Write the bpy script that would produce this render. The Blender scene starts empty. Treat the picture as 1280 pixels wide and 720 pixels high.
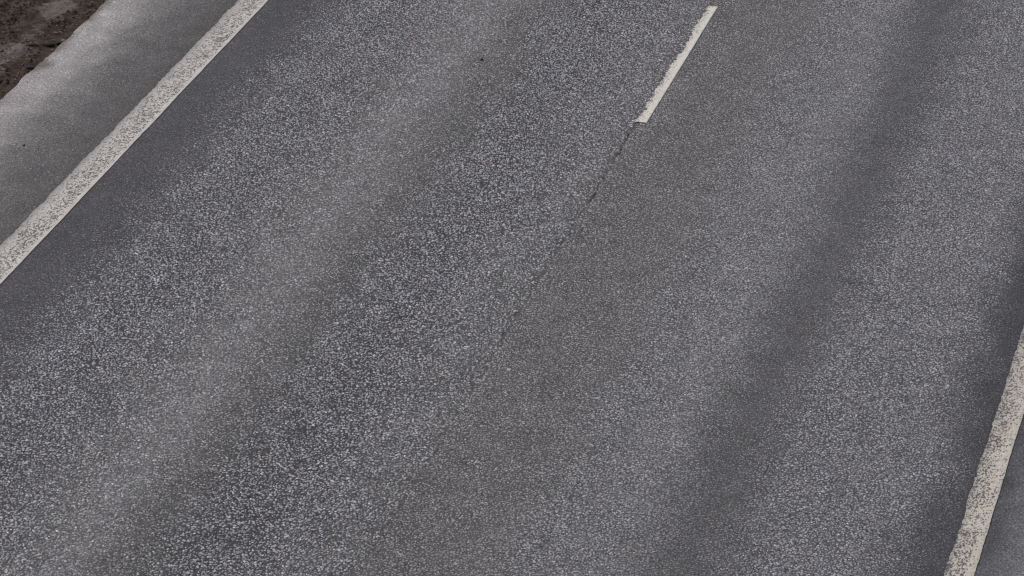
import bpy, math, random
import numpy as np
from mathutils import noise, Vector

random.seed(7)
rng = np.random.default_rng(11)
scene = bpy.context.scene

# ---------------------------------------------------------------- camera
# road runs along +Y, x = 0 is the joint between the two lanes, metres throughout
cam_data = bpy.data.cameras.new("camera")
cam_data.sensor_width = 36.0
cam_data.lens = 141.19
cam_data.clip_start = 0.1
cam_data.clip_end = 6000
cam = bpy.data.objects.new("camera", cam_data)
scene.collection.objects.link(cam)
cam.location = (6.145, 0.0, 11.076)
cam.rotation_euler = (math.radians(90 - 22.506), 0, math.radians(13.654))
scene.camera = cam

# ---------------------------------------------------------------- light
SUN_EL, SUN_AZ = 48.0, 300.0          # azimuth clockwise from +Y
world = bpy.data.worlds.new("World")
scene.world = world
world.use_nodes = True
wn = world.node_tree.nodes
wl = world.node_tree.links
wn.clear()
sky = wn.new("ShaderNodeTexSky")
sky.sky_type = 'NISHITA'
sky.sun_disc = False
sky.sun_elevation = math.radians(SUN_EL)
sky.sun_rotation = math.radians(SUN_AZ)
sky.air_density = 1.0
sky.dust_density = 4.0
bg = wn.new("ShaderNodeBackground")
bg.inputs["Strength"].default_value = 0.11
wo = wn.new("ShaderNodeOutputWorld")
wl.new(sky.outputs[0], bg.inputs["Color"])
wl.new(bg.outputs[0], wo.inputs["Surface"])

sun_data = bpy.data.lights.new("sun", 'SUN')
sun_data.energy = 1.6
sun_data.angle = math.radians(14)
sun_data.color = (1.0, 0.95, 0.89)
sun = bpy.data.objects.new("sun", sun_data)
scene.collection.objects.link(sun)
az, el = math.radians(SUN_AZ), math.radians(SUN_EL)
to_sun = Vector((math.sin(az) * math.cos(el), math.cos(az) * math.cos(el), math.sin(el)))
sun.rotation_euler = to_sun.to_track_quat('Z', 'Y').to_euler()
sun.location = to_sun * 60

vs = scene.view_settings
vs.view_transform = 'Standard'
vs.look = 'None'
vs.exposure = 0.27
vs.gamma = 1.0
vs.use_curve_mapping = False
scene.cycles.max_bounces = 5
scene.cycles.diffuse_bounces = 3
scene.cycles.filter_width = 1.15

# ---------------------------------------------------------------- helpers
def tag(o, label=None, cat=None, group=None, kind=None):
    if label: o["label"] = label
    if cat: o["category"] = cat
    if group: o["group"] = group
    if kind: o["kind"] = kind
    return o

def link(name, me, mats, parent=None):
    o = bpy.data.objects.new(name, me)
    scene.collection.objects.link(o)
    for m in (mats if isinstance(mats, (list, tuple)) else [mats]):
        if me.materials.find(m.name) < 0:
            me.materials.append(m)
    o.parent = parent
    return o

def mesh_np(name, co, faces, smooth=True):
    """faces: (n,k) array, all the same size"""
    me = bpy.data.meshes.new(name)
    n, k = faces.shape
    me.vertices.add(len(co)); me.loops.add(n * k); me.polygons.add(n)
    me.vertices.foreach_set("co", np.ascontiguousarray(co, dtype=np.float32).ravel())
    me.loops.foreach_set("vertex_index", np.ascontiguousarray(faces, dtype=np.int32).ravel())
    me.polygons.foreach_set("loop_start", np.arange(0, n * k, k, dtype=np.int32))
    me.polygons.foreach_set("loop_total", np.full(n, k, dtype=np.int32))
    me.polygons.foreach_set("use_smooth", np.full(n, smooth, dtype=bool))
    me.update(calc_edges=True)
    return me

def grid_faces(ny, nx):
    i = np.arange(ny * nx).reshape(ny, nx)
    return np.stack([i[:-1, :-1], i[:-1, 1:], i[1:, 1:], i[1:, :-1]], -1).reshape(-1, 4)

def vnoise(x, y, seed=0):
    """smooth 2-D value noise, 0..1, numpy"""
    xi, yi = np.floor(x).astype(np.int64), np.floor(y).astype(np.int64)
    fx, fy = x - xi, y - yi
    fx = fx * fx * (3 - 2 * fx); fy = fy * fy * (3 - 2 * fy)
    def hsh(a, b):
        n = (a * 374761393 + b * 668265263 + seed * 362437) & 0xFFFFFFFF
        n = ((n ^ (n >> 13)) * 1274126177) & 0xFFFFFFFF
        return ((n ^ (n >> 16)) & 0xFFFFFF) / float(0xFFFFFF)
    a, b = hsh(xi, yi), hsh(xi + 1, yi)
    c, d = hsh(xi, yi + 1), hsh(xi + 1, yi + 1)
    return (a * (1 - fx) + b * fx) * (1 - fy) + (c * (1 - fx) + d * fx) * fy

# ---------------------------------------------------------------- pavement cross-section
# x, albedo of the mastic / dirt between the stones, tint (r,g,b), share of stones showing
PROFILE = [
    (-5.16, .110, (1.10, .98, .88), .00),
    (-5.10, .270, (1.03, .99, .95), .02),
    (-4.92, .250, (1.03, .99, .95), .08),
    (-4.70, .145, (1.03, .99, .96), .34),
    (-4.42, .086, (1.02, .99, .97), .40),
    (-4.05, .068, (1.02, .99, .97), .26),
    (-3.72, .052, (1.0, .98, 1.06), .06),
    (-3.50, .052, (1.0, .98, 1.06), .18),
    (-3.26, .054, (1.0, .985, 1.04), .52),
    (-3.00, .058, (1.0, .99, 1.02), .92),
    (-2.66, .044, (1.0, .99, 1.02), .97),
    (-2.35, .058, (1.0, .99, 1.01), .95),
    (-2.10, .084, (1.01, .99, .98), .90),
    (-1.82, .122, (1.008, .99, .985), .82),
    (-1.64, .100, (1.008, .99, .985), .70),
    (-1.46, .074, (1.01, .99, .98), .58),
    (-1.24, .056, (1.0, .99, 1.00), .80),
    (-0.92, .043, (1.0, .99, 1.02), .97),
    (-0.62, .048, (1.0, .99, 1.02), .97),
    (-0.38, .066, (1.0, .99, 1.00), .93),
    (-0.10, .072, (1.0, .99, .99), .84),
    (0.10, .076, (1.015, .99, .98), .70),
    (0.45, .080, (1.012, .99, .982), .62),
    (0.75, .084, (1.01, .99, .985), .66),
    (1.10, .088, (1.0, .99, 1.01), .92),
    (1.52, .102, (1.0, .99, 1.01), .84),
    (1.70, .084, (1.0, .99, 1.01), .58),
    (1.83, .072, (1.0, .985, 1.015), .38),
    (1.94, .066, (1.0, .985, 1.015), .28),
    (2.05, .069, (1.0, .985, 1.015), .40),
    (2.20, .072, (1.0, .99, 1.01), .66),
    (2.40, .084, (1.0, .99, 1.02), .92),
    (3.04, .086, (1.0, .99, 1.02), .92),
    (3.25, .064, (1.0, .985, 1.04), .50),
    (3.40, .048, (1.0, .98, 1.06), .16),
    (3.50, .043, (1.0, .98, 1.06), .06),
    (3.68, .060, (1.0, .98, 1.04), .16),
    (3.90, .125, (1.0, .99, 1.01), .32),
]
PX = np.array([p[0] for p in PROFILE])
PA = np.array([p[1] for p in PROFILE])
PT = np.array([p[2] for p in PROFILE]) * (1.0, 1.002, 1.008)
PD = np.array([p[3] for p in PROFILE])

def wobble(x, y):
    """the tracks wander a little along the road"""
    k = 1 - .55 * np.exp(-((x - 1.94) / .45) ** 2)          # the dark streak between the right lane's tracks runs straight
    return k * (0.10 * (vnoise(x * .5 + 3, y * .33, 5) - .5) + 0.10 * (vnoise(x * 2.2, y * .8, 6) - .5)
            + 0.16 * (vnoise(x * 7, y * 4, 8) - .5))

def zroad(x):
    """shallow wheel ruts"""
    x = np.asarray(x, dtype=float)
    z = np.zeros_like(x)
    for c, d, s in ((-2.62, .012, .30), (-.72, .012, .32), (1.25, .008, .28), (2.70, .009, .30)):
        z = z - d * np.exp(-((x - c) / s) ** 2)
    return z

EDGE_L, EDGE_R = -5.14, 4.95

def joint_x(y):
    """course of the ragged joint between the two asphalt mats"""
    return (0.030 * (vnoise(y * 2.1, y * 0 + 1.3, 21) - .5) + 0.034 * (vnoise(y * 8, y * 0 + 4.3, 22) - .5)
            + 0.022 * (vnoise(y * 33, y * 0 + 7.7, 23) - .5)) - 0.004

def joint_open(y):
    """how far the joint has opened: a crack just below and beside the lane dash, closed farther down"""
    g = np.clip((y - 27.4) / .5, 0, 1) * np.clip((30.2 - y) / .6, 0, 1)
    g = 0.10 + 0.35 * np.clip((y - 23.5) / 2.5, 0, 1) * np.clip((30.2 - y) / .6, 0, 1) + 0.55 * g
    n = vnoise(y * 6.5, y * 0 + 2.0, 31) * .45 + vnoise(y * 38, y * 0 + 9.0, 32) * .75
    return np.clip(g * np.clip((n - .56) * 3.0, 0, .9), 0, 1)

# ---------------------------------------------------------------- materials
def new_mat(name, rough=.9, spec=.25):
    m = bpy.data.materials.new(name)
    m.use_nodes = True
    nt = m.node_tree
    b = nt.nodes["Principled BSDF"]
    b.inputs["Roughness"].default_value = rough
    b.inputs["Specular IOR Level"].default_value = spec
    return m, nt, b

class NT:
    """tiny node-tree writer"""
    def __init__(self, nt):
        self.nt = nt
        tc = nt.nodes.new("ShaderNodeTexCoord")
        self.P = tc.outputs["Object"]
    def n(self, t, **kw):
        nd = self.nt.nodes.new(t)
        for k, v in kw.items():
            setattr(nd, k, v)
        return nd
    def put(self, sock, v):
        if hasattr(v, "node"):
            self.nt.links.new(v, sock)
        else:
            sock.default_value = v
    def math(self, op, a, b=0.0, clamp=False):
        nd = self.n("ShaderNodeMath", operation=op, use_clamp=clamp)
        self.put(nd.inputs[0], a); self.put(nd.inputs[1], b)
        return nd.outputs[0]
    def mapping(self, scale=(1, 1, 1), loc=(0, 0, 0), vec=None):
        nd = self.n("ShaderNodeMapping")
        self.put(nd.inputs["Vector"], vec or self.P)
        nd.inputs["Scale"].default_value = scale
        nd.inputs["Location"].default_value = loc
        return nd.outputs[0]
    def noise(self, scale, detail=3, rough=.55, vec=None):
        nd = self.n("ShaderNodeTexNoise")
        self.put(nd.inputs["Vector"], vec or self.P)
        nd.inputs["Scale"].default_value = scale
        nd.inputs["Detail"].default_value = detail
        nd.inputs["Roughness"].default_value = rough
        return nd.outputs["Fac"]
    def vor(self, scale, feature='F1', vec=None):
        nd = self.n("ShaderNodeTexVoronoi", feature=feature)
        self.put(nd.inputs["Vector"], vec or self.P)
        nd.inputs["Scale"].default_value = scale
        return nd
    def map(self, v, a, b, c=0.0, d=1.0, smooth=False):
        nd = self.n("ShaderNodeMapRange")
        if smooth: nd.interpolation_type = 'SMOOTHSTEP'
        self.put(nd.inputs[0], v)
        for i, q in enumerate((a, b, c, d)):
            self.put(nd.inputs[1 + i], q)
        return nd.outputs[0]
    def mix(self, f, a, b, blend='MIX'):
        nd = self.n("ShaderNodeMix", data_type='RGBA', blend_type=blend)
        self.put(nd.inputs[0], f)
        for s, v in ((nd.inputs[6], a), (nd.inputs[7], b)):
            if isinstance(v, (tuple, list)) and len(v) == 3: v = (*v, 1)
            self.put(s, v)
        return nd.outputs[2]
    def ramp(self, v, stops, interp='LINEAR'):
        nd = self.n("ShaderNodeValToRGB")
        self.put(nd.inputs[0], v)
        cr = nd.color_ramp
        cr.interpolation = interp
        while len(cr.elements) < len(stops): cr.elements.new(.5)
        for e, (p, c) in zip(cr.elements, sorted(stops, key=lambda s: s[0])):
            e.position = p
            e.color = (*c, 1) if len(c) == 3 else c
        return nd.outputs[0]
    def sep(self, vec=None):
        nd = self.n("ShaderNodeSeparateXYZ")
        self.put(nd.inputs[0], vec or self.P)
        return nd.outputs
    def attr(self, name):
        return self.n("ShaderNodeAttribute", attribute_name=name)
    def bump(self, h, strength, dist, bsdf):
        nd = self.n("ShaderNodeBump")
        self.put(nd.inputs["Height"], h)
        nd.inputs["Strength"].default_value = strength
        nd.inputs["Distance"].default_value = dist
        self.nt.links.new(nd.outputs[0], bsdf.inputs["Normal"])

def grey(v):
    return (v, v, v)

# asphalt sheet: mesh carries the dirt/mastic colour across the road, the nodes add aggregate and grain
asphalt, nt, bs = new_mat("asphalt", .88, .22)
N = NT(nt)
basec = N.attr("mastic").outputs["Color"]
dens = N.attr("stones").outputs["Fac"]
st = N.mapping((1, .6, 1))                      # worn grain drawn out along the direction of travel
v1 = N.vor(56, vec=st); v2 = N.vor(120, vec=st)
s1 = N.sep(v1.outputs["Color"]); s2 = N.sep(v2.outputs["Color"])
in1 = N.map(v1.outputs["Distance"], .28, .62, 1, 0, True)
tone1 = N.ramp(s1[1], [(0, grey(.55)), (.35, grey(.95)), (.7, grey(1.3)), (.93, grey(1.75)), (1, grey(2.1))])
in2 = N.map(v2.outputs["Distance"], .30, .62, 1, 0, True)
show2 = N.math('MULTIPLY', N.math('LESS_THAN', s2[0], .50), in2)
tone2 = N.ramp(s2[1], [(0, grey(.5)), (.6, grey(1.1)), (.9, grey(1.6)), (1, grey(2.0))])
soft = N.map(dens, 0, .5, .68, 1.0)             # bitumen and dust still cover the stones away from the tracks
show1 = N.math('MULTIPLY', in1, soft)
c = N.mix(show2, basec, N.mix(1.0, basec, tone2, 'MULTIPLY'))
c = N.mix(show1, c, N.mix(1.0, basec, tone1, 'MULTIPLY'))
pits = N.map(N.noise(85, 2, .6, st), .36, .48, .34, 1.0, True)
pits = N.map(soft, 0, 1, 1.0, pits)
patch = N.map(N.noise(3.2, 4, .6), .3, .7, .86, 1.14)
grain = N.map(N.noise(190, 2, .6), .25, .75, .80, 1.20)
grain = N.math('MULTIPLY', grain, pits)
c = N.mix(1.0, c, N.ramp(N.math('MULTIPLY', N.math('MULTIPLY', patch, grain), .5), [(0, grey(0)), (1, grey(2))]), 'MULTIPLY')
crk = N.attr("crack").outputs["Fac"]
c = N.mix(crk, c, (.012, .012, .013))
nt.links.new(c, bs.inputs["Base Color"])
hgt = N.math('ADD', N.math('MULTIPLY', show1, .6), N.math('MULTIPLY', show2, .3))
N.bump(N.math('ADD', hgt, N.math('MULTIPLY', grain, .2)), .7, .004, bs)

# stones that stand out of the worn mastic
stone_mat, nt, bs = new_mat("aggregate_stone", .72, .3)
N = NT(nt)
c = N.attr("tone").outputs["Color"]
c = N.mix(1.0, c, N.ramp(N.noise(420, 2), [(.3, grey(.8)), (.7, grey(1.15))]), 'MULTIPLY')
nt.links.new(c, bs.inputs["Base Color"])

def paint_mat(name, body, dull, x_lo, x_hi, wear_stops, rim_stops):
    """road paint with chipped specks; x_lo..x_hi is the strip, stops run across it"""
    m, nt, bs = new_mat(name, .6, .35)
    N = NT(nt)
    X = N.sep()[0]
    t = N.map(N.math('ADD', X, N.math('MULTIPLY', N.math('SUBTRACT', N.noise(14, 3), .5), .035)), x_lo, x_hi)
    wear = N.ramp(t, [(p, grey(v)) for p, v in wear_stops])
    dust = N.ramp(t, [(p, grey(v)) for p, v in rim_stops])
    st = N.mapping((1, .50, 1))
    sp = N.math('ADD', N.math('MULTIPLY', N.noise(80, 3, .75, st), .84), N.math('MULTIPLY', N.noise(26, 2, .6, st), .10))
    sp = N.math('ADD', sp, N.math('MULTIPLY', N.noise(5, 3, .6, st), .11))
    thr = N.math('SUBTRACT', .692, N.math('MULTIPLY', wear, .165))
    hole = N.map(N.math('SUBTRACT', sp, thr), -.03, .035, 0, .95, True)
    shade = N.noise(9, 4, .6)
    c = N.mix(N.map(shade, .3, .7), body, dull)
    c = N.mix(N.map(N.noise(130, 2), .38, .68, 0, .5), c, (.24, .225, .21))
    c = N.mix(dust, c, (.17, .162, .158))
    c = N.mix(hole, c, (.045, .042, .043))
    nt.links.new(c, bs.inputs["Base Color"])
    N.bump(N.math('SUBTRACT', 1.0, hole), .6, .003, bs)
    return m

paint_left = paint_mat("worn_edge_paint", (.60, .57, .515), (.49, .463, .415), -4.035, -3.765,
    [(0, .50), (.14, .62), (.30, .85), (.5, .95), (.82, .98), (.91, .50), (.95, .10), (1, .10)],
    [(0, .95), (.10, .62), (.26, .25), (.45, .04), (.88, 0), (.93, .22), (1, .34)])
paint_right = paint_mat("scuffed_edge_paint", (.58, .53, .44), (.46, .418, .342), 3.497, 3.690,
    [(0, .95), (.12, .97), (.40, .93), (.65, .82), (.85, .62), (1, .45)],
    [(0, .70), (.12, .35), (.28, .08), (.8, 0), (.93, .18), (1, .55)])
paint_dash = paint_mat("lane_dash_paint", (.65, .615, .54), (.58, .545, .475), -.05, .07,
    [(0, .85), (.40, .78), (.62, .50), (.8, .30), (1, .38)],
    [(0, .05), (.3, 0), (.88, 0), (.96, .25), (1, .40)])

soil, nt, bs = new_mat("damp_soil", .95, .15)
N = NT(nt)
X = N.sep()[0]
c = N.ramp(N.noise(16, 6, .7), [(.28, (.012, .008, .006)), (.48, (.036, .0235, .0175)), (.62, (.060, .041, .032)), (.78, (.095, .070, .057))])
gm = N.math('ADD', N.math('MULTIPLY', N.noise(2.6, 5, .6), 1.0), N.math('MULTIPLY', N.noise(22, 3, .6), .30))
gm = N.math('SUBTRACT', gm, N.math('MULTIPLY', N.math('ABSOLUTE', N.math('ADD', X, 5.52)), .85))
grav = N.ramp(N.noise(55, 5, .75), [(.3, (.055, .042, .036)), (.5, (.135, .112, .100)), (.72, (.23, .20, .182))])
c = N.mix(N.map(gm, .52, .68, 0, .85, True), c, grav)
nt.links.new(c, bs.inputs["Base Color"])
N.bump(N.noise(70, 5, .7), .9, .012, bs)

clod_mat, nt, bs = new_mat("dark_soil_clod", .95, .12)
N = NT(nt)
c = N.ramp(N.noise(60, 4, .7), [(.3, (.022, .017, .015)), (.7, (.07, .056, .048))])
nt.links.new(c, bs.inputs["Base Color"])
N.bump(N.noise(140, 4), .8, .006, bs)

dark_stone, nt, bs = new_mat("black_stone", .6, .3)
N = NT(nt)
nt.links.new(N.ramp(N.noise(120, 3), [(.3, (.006, .006, .007)), (.7, (.016, .016, .017))]), bs.inputs["Base Color"])

pale_stone, nt, bs = new_mat("pale_stone", .8, .3)
N = NT(nt)
nt.links.new(N.ramp(N.noise(120, 3), [(.3, (.11, .10, .09)), (.7, (.22, .20, .185))]), bs.inputs["Base Color"])

field, nt, bs = new_mat("rough_field", .95, .1)
N = NT(nt)
nt.links.new(N.ramp(N.noise(.8, 8, .7), [(.3, (.05, .042, .025)), (.5, (.10, .088, .05)), (.7, (.07, .08, .03))]), bs.inputs["Base Color"])
N.bump(N.noise(12, 6, .7), 1, .08, bs)

# ---------------------------------------------------------------- ground to the horizon
g = 1500.0
ys = np.array([-g, -60, -20, 10, 40, 80, 120, g])
xs = np.array([-g, -60, -16, -11, 11, 16, 60, g])
gx, gy = np.meshgrid(xs, ys)
gz = np.where(np.abs(gx) <= 11.5, -1.35, np.where(np.abs(gx) <= 17, -1.1, -.6))
ground = link("ground", mesh_np("ground", np.stack([gx, gy, gz], -1).reshape(-1, 3), grid_faces(*gx.shape)), field)
tag(ground, kind="structure")

# ---------------------------------------------------------------- asphalt sheet with ruts and the open joint
FAR0, FAR1, NEAR0, NEAR1 = -160.0, 320.0, 18.5, 36.0
yy = np.concatenate([np.arange(FAR0, NEAR0, 4.0), np.arange(NEAR0, NEAR1, .012), np.arange(NEAR1, FAR1, 4.0)])
xc = np.concatenate([np.arange(EDGE_L, -.2, .075), [-.15, -.08, -.04], [-.0048, -.0010, .0010, .0048], [.04, .08, .15], np.arange(.21, EDGE_R + .01, .075)])
X, Y = np.meshgrid(xc, yy)
jx = joint_x(Y)
X = X + jx * np.exp(-(X / .12) ** 2)
op = joint_open(Y)
inner = (np.abs(np.meshgrid(xc, yy)[0]) < .002)
# ragged outer edges of the mat
X = np.where(np.meshgrid(xc, yy)[0] <= xc[0] + 1e-6, X + .03 * (vnoise(Y * 2, Y * 0, 41) - .5) + .018 * (vnoise(Y * 14, Y * 0, 42) - .5), X)
Z = zroad(X) + .004 * (vnoise(X * 1.7, Y * .9, 44) - .5) + .0015 * (vnoise(X * 9, Y * 9, 45) - .5)
Z = Z - np.where(inner, op * .014, 0)
road_me = mesh_np("road", np.stack([X, Y, Z], -1).reshape(-1, 3), grid_faces(*X.shape))
# colour across the road is carried at two resolutions: mesh columns are 75 mm apart
Xw = X + wobble(X, Y)
alb = np.interp(Xw, PX, PA)
tint = np.stack([np.interp(Xw, PX, PT[:, k]) for k in range(3)], -1)
streak = .84 + .16 * (vnoise(X * 5, Y * .5, 51) * .6 + vnoise(X * 14, Y * 1.4, 52) * .4) + .16 * vnoise(X * 9, Y * 6, 53)
col = np.concatenate([alb[..., None] * tint * streak[..., None], np.ones_like(alb)[..., None]], -1)
a = road_me.attributes.new("mastic", 'FLOAT_COLOR', 'POINT'); a.data.foreach_set("color", col.astype(np.float32).ravel())
a = road_me.attributes.new("stones", 'FLOAT', 'POINT'); a.data.foreach_set("value", np.interp(Xw, PX, PD).astype(np.float32).ravel())
a = road_me.attributes.new("crack", 'FLOAT', 'POINT'); a.data.foreach_set("value", np.where(inner, op * .62, 0).astype(np.float32).ravel())
road = link("road", road_me, asphalt)
tag(road, kind="structure")

# ---------------------------------------------------------------- aggregate standing out of the worn tracks (the stretch in view)
QUAD = np.array([(-6.05, 31.3), (2.62, 33.4), (3.98, 22.2), (-2.13, 20.75)])
QUAD = QUAD.mean(0) + (QUAD - QUAD.mean(0)) * 1.22

def inside(x, y):
    ok = np.ones_like(x, dtype=bool)
    for i in range(4):
        p, q = QUAD[i], QUAD[(i + 1) % 4]
        ok &= ((q[0] - p[0]) * (y - p[1]) - (q[1] - p[1]) * (x - p[0])) < 0
    return ok

LAY = 1.58      # stones lie a little longer along the road than across it

def stones(name, x0, x1, step, rad, high, tone_mu, tone_sd, cov=(.4, .7)):
    gx = np.arange(x0, x1, step); gy = np.arange(18.0, 36.5, step * LAY)
    x, y = np.meshgrid(gx, gy)
    x = x + (np.arange(len(gy)) % 2)[:, None] * step * .5
    x = (x + rng.uniform(-.42, .42, x.shape) * step).ravel()
    y = (y + rng.uniform(-.42, .42, y.shape) * step * LAY * 1.1).ravel()
    ok = inside(x, y) & (x > x0) & (x < x1)
    x, y = x[ok], y[ok]
    if x1 < .5 and x1 > -.5:
        ok = x < joint_x(y) - .002 - .004 * joint_open(y); x, y = x[ok], y[ok]
    elif abs(x0) < .5:
        ok = x > joint_x(y) + .002 + .004 * joint_open(y); x, y = x[ok], y[ok]
    xw = x + wobble(x, y)
    d = np.interp(xw, PX, PD)
    d = np.clip(d * (1 + .35 * (vnoise(x * 9, y * 5, 65) - .5) + .30 * (vnoise(x * 24, y * 15, 66) - .5)), 0, 1)
    cover = cov[0] + (1 - cov[0]) * d
    # little ravelled patches where stones are gone
    rav = vnoise(x * 5, y * 4, 61) * .30 + vnoise(x * 19, y * 13, 63) * .30 + vnoise(x * 41, y * 30, 62) * .40
    dd = cover * (1.0 - cov[1] * np.clip((rav - .54) * 4.5, 0, 1))
    # stones torn out along the open joint
    dd = dd * (1 - .35 * np.exp(-((x + .015) / .025) ** 2) * np.clip((y - 27.3) / .6, 0, 1) * (x < .01))
    ok = rng.random(len(x)) < dd
    x, y, xw, d = x[ok], y[ok], xw[ok], d[ok]
    n = len(x)
    r = rng.uniform(*rad, n) * (.75 + .25 * d)
    hh = rng.uniform(*high, n) * (.32 + .68 * d)
    k = 6
    ang = rng.uniform(0, 2 * np.pi, n)[:, None] + np.arange(k)[None] * (2 * np.pi / k) + rng.uniform(-.3, .3, (n, k))
    rr = r[:, None] * rng.uniform(.78, 1.18, (n, k))
    el = rng.uniform(1.25, 1.95, n)[:, None]; ro = rng.normal(0, .45, n)[:, None]
    px, py = np.cos(ang) * rr, np.sin(ang) * rr * el
    px, py = px * np.cos(ro) - py * np.sin(ro), px * np.sin(ro) + py * np.cos(ro)
    z = zroad(x) + .004 * (vnoise(x * 1.7, y * .9, 44) - .5) + .0015 * (vnoise(x * 9, y * 9, 45) - .5)
    co = np.empty((n, k + 1, 3), np.float32)
    co[:, :k, 0] = x[:, None] + px; co[:, :k, 1] = y[:, None] + py
    co[:, :k, 2] = z[:, None] - .0015
    co[:, k, 0] = x + rng.uniform(-.25, .25, n) * r; co[:, k, 1] = y + rng.uniform(-.25, .25, n) * r
    co[:, k, 2] = z + hh
    b = (np.arange(n) * (k + 1))[:, None]
    i = np.arange(k)[None]
    fa = np.stack([b + i, b + (i + 1) % k, b + k + 0 * i], -1).reshape(-1, 3)
    me = mesh_np(name, co.reshape(-1, 3), fa)
    t = np.clip(np.exp(rng.normal(math.log(tone_mu), tone_sd, n)), .045, .55)
    lt = np.stack([np.interp(xw, PX, PT[:, q]) for q in range(3)], -1)
    rgb = t[:, None] * (1.0, .996, 1.024) * np.sqrt(lt)
    pick = rng.random(n)
    rgb[pick < .06] *= (1.10, .98, .88)
    rgb[pick < .010] *= (1.08, .95, .90)
    rgb[pick > .92] *= .28
    mast = np.interp(xw, PX, PA)[:, None] * np.stack([np.interp(xw, PX, PT[:, q]) for q in range(3)], -1)
    mixf = np.clip(.20 + .85 * d, 0, 1)[:, None]          # dust and bitumen still cover stones outside the tracks
    rgb = mast * 1.30 * (1 - mixf) + rgb * mixf
    col = np.repeat(np.concatenate([rgb, np.ones((n, 1))], -1)[:, None], k + 1, 1)
    at = me.attributes.new("tone", 'FLOAT_COLOR', 'POINT'); at.data.foreach_set("color", col.astype(np.float32).ravel())
    o = link(name, me, stone_mat, road)
    tag(o, kind="stuff")
    return n

cnt = [stones("exposed_aggregate", -3.76, .0, .0174, (.0060, .0118), (.0035, .0105), .252, .32, (.70, .32)),
       stones("exposed_aggregate", .0, 3.49, .0170, (.0058, .0112), (.0030, .0085), .256, .24, (.78, .22)),
       stones("exposed_aggregate", -5.05, -4.03, .0165, (.0050, .0095), (.0020, .0055), .19, .42, (.75, .4)),
       stones("exposed_aggregate", 3.69, 4.9, .0165, (.0050, .0095), (.0020, .0050), .19, .38, (.75, .4))]
print("stones", cnt, sum(cnt))

# ---------------------------------------------------------------- painted lines
def strip(name, left, right, y0, y1, step, mat, fine=(18.5, 36.0), thick=.0035):
    """a strip of thermoplastic paint: top sheet plus the thin walls along its edges"""
    if fine and y0 < fine[0]:
        yv = np.concatenate([np.arange(y0, fine[0], 4), np.arange(fine[0], fine[1], step), np.arange(fine[1], y1 + .01, 4)])
    else:
        yv = np.append(np.arange(y0, y1, step), y1)
    l, r = left(yv), right(yv)
    ts = np.array([0, 0, .1, .3, .5, .7, .9, 1, 1])
    Xs = l[:, None] * (1 - ts) + r[:, None] * ts
    Ys = np.repeat(yv[:, None], len(ts), 1)
    Zs = zroad(Xs) + .004 * (vnoise(Xs * 1.7, Ys * .9, 44) - .5) + .0015 * (vnoise(Xs * 9, Ys * 9, 45) - .5) + .004
    Zs[:, 1:-1] += thick * .4
    Zs[:, 0] -= .006; Zs[:, -1] -= .006
    o = link(name, mesh_np(name, np.stack([Xs, Ys, Zs], -1).reshape(-1, 3), grid_faces(*Xs.shape), False), mat)
    return o

def edge_noise(y, amp, s):
    return amp * ((vnoise(y * 5, y * 0, s) - .5) + .6 * (vnoise(y * 21, y * 0, s + 1) - .5) + .4 * (vnoise(y * 60, y * 0, s + 2) - .5))

left_line = strip("edge_line", lambda y: -4.025 + edge_noise(y, .018, 71), lambda y: -3.770 + edge_noise(y, .005, 75), FAR0, FAR1, .02, paint_left)
tag(left_line, "wide worn white edge line with dark chips beside the brown soil verge", "road marking")
right_line = strip("edge_line", lambda y: 3.505 + edge_noise(y, .016, 81), lambda y: 3.684 + edge_noise(y, .005, 85), FAR0, FAR1, .02, paint_right)
tag(right_line, "scuffed cream edge line cutting the bottom right corner of the road", "road marking")

def dash(y0, seed, label):
    def left(y):
        b = vnoise(y * 3, y * 0, seed) * .40 + vnoise(np.floor(y * 17 + .8 * np.sin(y * 9)), y * 0, seed + 1) * .30 + vnoise(y * 60, y * 0, seed + 2) * .45
        return -.038 + .078 * np.clip(b - .15, 0, 1) ** 1.2
    o = strip("lane_dash", left, lambda y: .068 + edge_noise(y, .003, seed + 5), y0, y0 + 3.0, .011, paint_dash, None, .005)
    tag(o, label, "road marking", "dashes of the lane line")
    return o

dash(29.575, 91, "short cream lane dash with torn left edge on the joint between lanes")
dash(41.575, 191, "lane dash next along the joint beyond the one in view")
dash(17.575, 291, "lane dash next along the joint before the one in view")

# ---------------------------------------------------------------- verges
def verge(name, side, x_in, x_out):
    yv = np.concatenate([np.arange(FAR0, 24, 4), np.arange(24, 35, .022), np.arange(35, FAR1, 4)]) if side < 0 else np.arange(FAR0, FAR1, 2.0)
    w = abs(x_out - x_in)
    dx = np.concatenate([np.arange(0, 1.6, .022), np.linspace(1.7, w, 14)]) if side < 0 else np.linspace(0, w, 24)
    D_, Yv = np.meshgrid(dx, yv)
    Xv = x_in + side * D_
    Zv = -.035 - np.clip(D_ - .5, 0, 9) * .06 - np.clip(D_ - 1.6, 0, 9) * .26
    rel = (vnoise(Xv * 5, Yv * 4, 101) - .5) * .05 + (vnoise(Xv * 14, Yv * 11, 102) - .5) * .035 + (vnoise(Xv * 34, Yv * 27, 103) - .5) * .016
    Zv = Zv + rel * np.clip(D_ * 3, .25, 1)
    o = link(name, mesh_np(name, np.stack([Xv, Yv, Zv], -1).reshape(-1, 3), grid_faces(*Xv.shape)), soil)
    tag(o, kind="structure")
    return o

verge("verge", -1, EDGE_L + .09, -11.2)
verge("verge", 1, EDGE_R - .09, 11.2)

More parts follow.
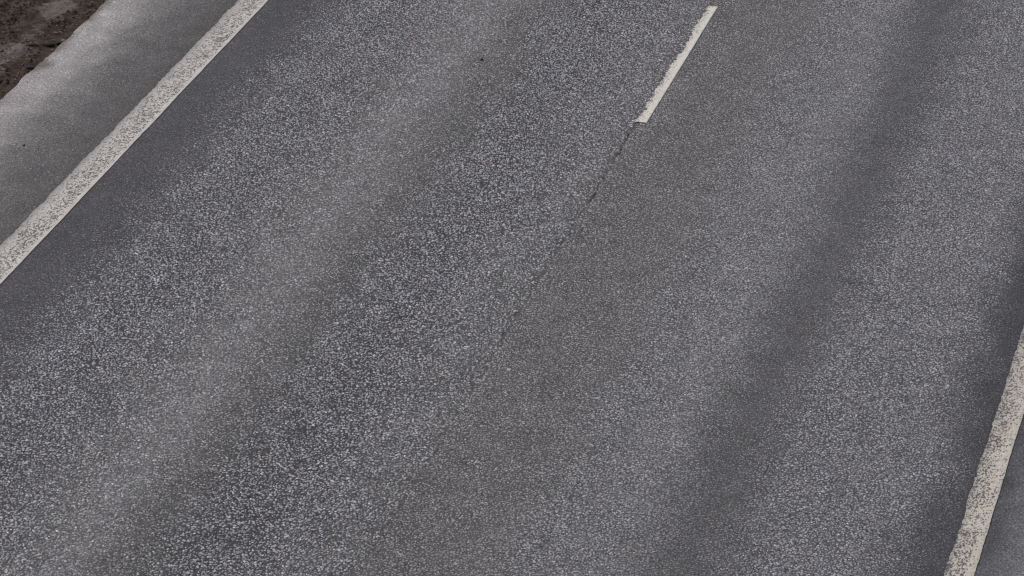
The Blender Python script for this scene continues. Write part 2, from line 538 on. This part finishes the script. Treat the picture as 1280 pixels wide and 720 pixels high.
def lump_mesh(name, seed, flat=.7, rough=.35, sub=2):
    import bmesh
    bm = bmesh.new()
    bmesh.ops.create_icosphere(bm, subdivisions=sub, radius=1)
    for v in bm.verts:
        n = noise.noise(v.co * 1.4 + Vector((seed * 7.1, 0, 0))) + .5 * noise.noise(v.co * 3.1 + Vector((0, seed * 3.3, 0)))
        v.co *= 1 + rough * n
        v.co.z *= flat
    me = bpy.data.meshes.new(name)
    bm.to_mesh(me); bm.free()
    me.polygons.foreach_set("use_smooth", [True] * len(me.polygons))
    return me

def vz(x, y):
    d = abs(x - (EDGE_L + .09))
    z = -.035 - max(d - .5, 0) * .06
    x_, y_ = np.array([x]), np.array([y])
    rel = (vnoise(x_ * 5, y_ * 4, 101) - .5) * .05 + (vnoise(x_ * 14, y_ * 11, 102) - .5) * .035 + (vnoise(x_ * 34, y_ * 27, 103) - .5) * .016
    return float(z + rel[0] * min(max(d * 3, .25), 1))

# loose grit on the soil: nobody could count it
def grit(name, n, mat, rmin, rmax, x0, x1, seed):
    rg = np.random.default_rng(seed)
    x = rg.uniform(x0, x1, n); y = rg.uniform(27, 34, n)
    m = vnoise(x * 6, y * 4, seed) > .42
    x, y = x[m], y[m]; n = len(x)
    d = np.abs(x - (EDGE_L + .09))
    z = -.035 - np.clip(d - .5, 0, 9) * .06
    z = z + ((vnoise(x * 5, y * 4, 101) - .5) * .05 + (vnoise(x * 14, y * 11, 102) - .5) * .035 + (vnoise(x * 34, y * 27, 103) - .5) * .016) * np.clip(d * 3, .25, 1)
    r = rg.uniform(rmin, rmax, n) ** 1.0
    base = np.array([(1, 0, 0), (.4, .9, .1), (-.8, .6, 0), (-.7, -.7, .1), (.5, -.9, 0), (.1, .05, .9), (0, 0, -.6)])
    fa = np.array([(0, 1, 5), (1, 2, 5), (2, 3, 5), (3, 4, 5), (4, 0, 5), (1, 0, 6), (2, 1, 6), (3, 2, 6), (4, 3, 6), (0, 4, 6)])
    b = base[None] * rg.uniform(.7, 1.25, (n, 7, 3))
    a_ = rg.uniform(0, 6.28, n)[:, None]
    bx = b[..., 0] * np.cos(a_) - b[..., 1] * np.sin(a_); by = b[..., 0] * np.sin(a_) + b[..., 1] * np.cos(a_)
    co = np.stack([x[:, None] + bx * r[:, None], y[:, None] + by * r[:, None], z[:, None] + (b[..., 2] * .7 + .2) * r[:, None]], -1)
    f = (np.arange(n) * 7)[:, None, None] + fa[None]
    o = link(name, mesh_np(name, co.reshape(-1, 3), f.reshape(-1, 3), False), mat)
    tag(o, "loose grit scattered over the brown soil verge", None, None, "stuff")
    return o

grit("soil_crumbs", 9000, soil, .004, .014, -6.9, -5.14, 3)
grit("pale_grit", 2200, pale_stone, .004, .011, -6.7, -5.2, 4)

# the larger clods that can be told apart
clods = [(-5.387, 30.288, .050, .030, .4, "flat dark soil clod at the rim of the pale gravel patch"),
         (-5.262, 30.350, .062, .034, .2, "long dark soil clod in the middle of the brown verge strip"),
         (-5.185, 30.420, .040, .028, .9, "dark soil clod beside a pale stone near the asphalt edge"),
         (-5.198, 29.766, .052, .030, .1, "dark soil clod lying lowest on the verge, close to the pale asphalt rim"),
         (-5.370, 29.400, .060, .036, .5, "dark soil clod at the left border of the picture on the verge")]
for i, (x, y, a_, b_, rz, lab) in enumerate(clods):
    o = link("soil_clod", lump_mesh("soil_clod", i + 1, .55), clod_mat)
    o.location = (x, y, vz(x, y) + .008)
    o.scale = (a_, b_, .034)
    o.rotation_euler = (0, 0, rz)
    tag(o, lab, "soil clod", "larger clods on the soil verge")
o = link("pebble", lump_mesh("pebble", 12, .6, .3), pale_stone)
o.location = (-5.170, 30.470, vz(-5.17, 30.47) + .012); o.scale = (.024, .018, .018)
tag(o, "pale grey pebble on the brown soil verge beside a dark clod", "pebble")

for x, y, s, lab in ((-1.585, 30.748, .0125, "small round black dot alone in the middle of the left lane"),  # unidentified black dot in the lane, modelled as a small lump
                     (-4.593, 27.916, .0085, "small dark pebble on the dusty shoulder outside the left edge line")):
    o = link("pebble", lump_mesh("pebble", int(y), .8, .25), dark_stone)
    o.location = (x, y, float(zroad(x)) + s * .55)
    o.scale = (s, s * 1.5, s)
    tag(o, lab, "pebble")
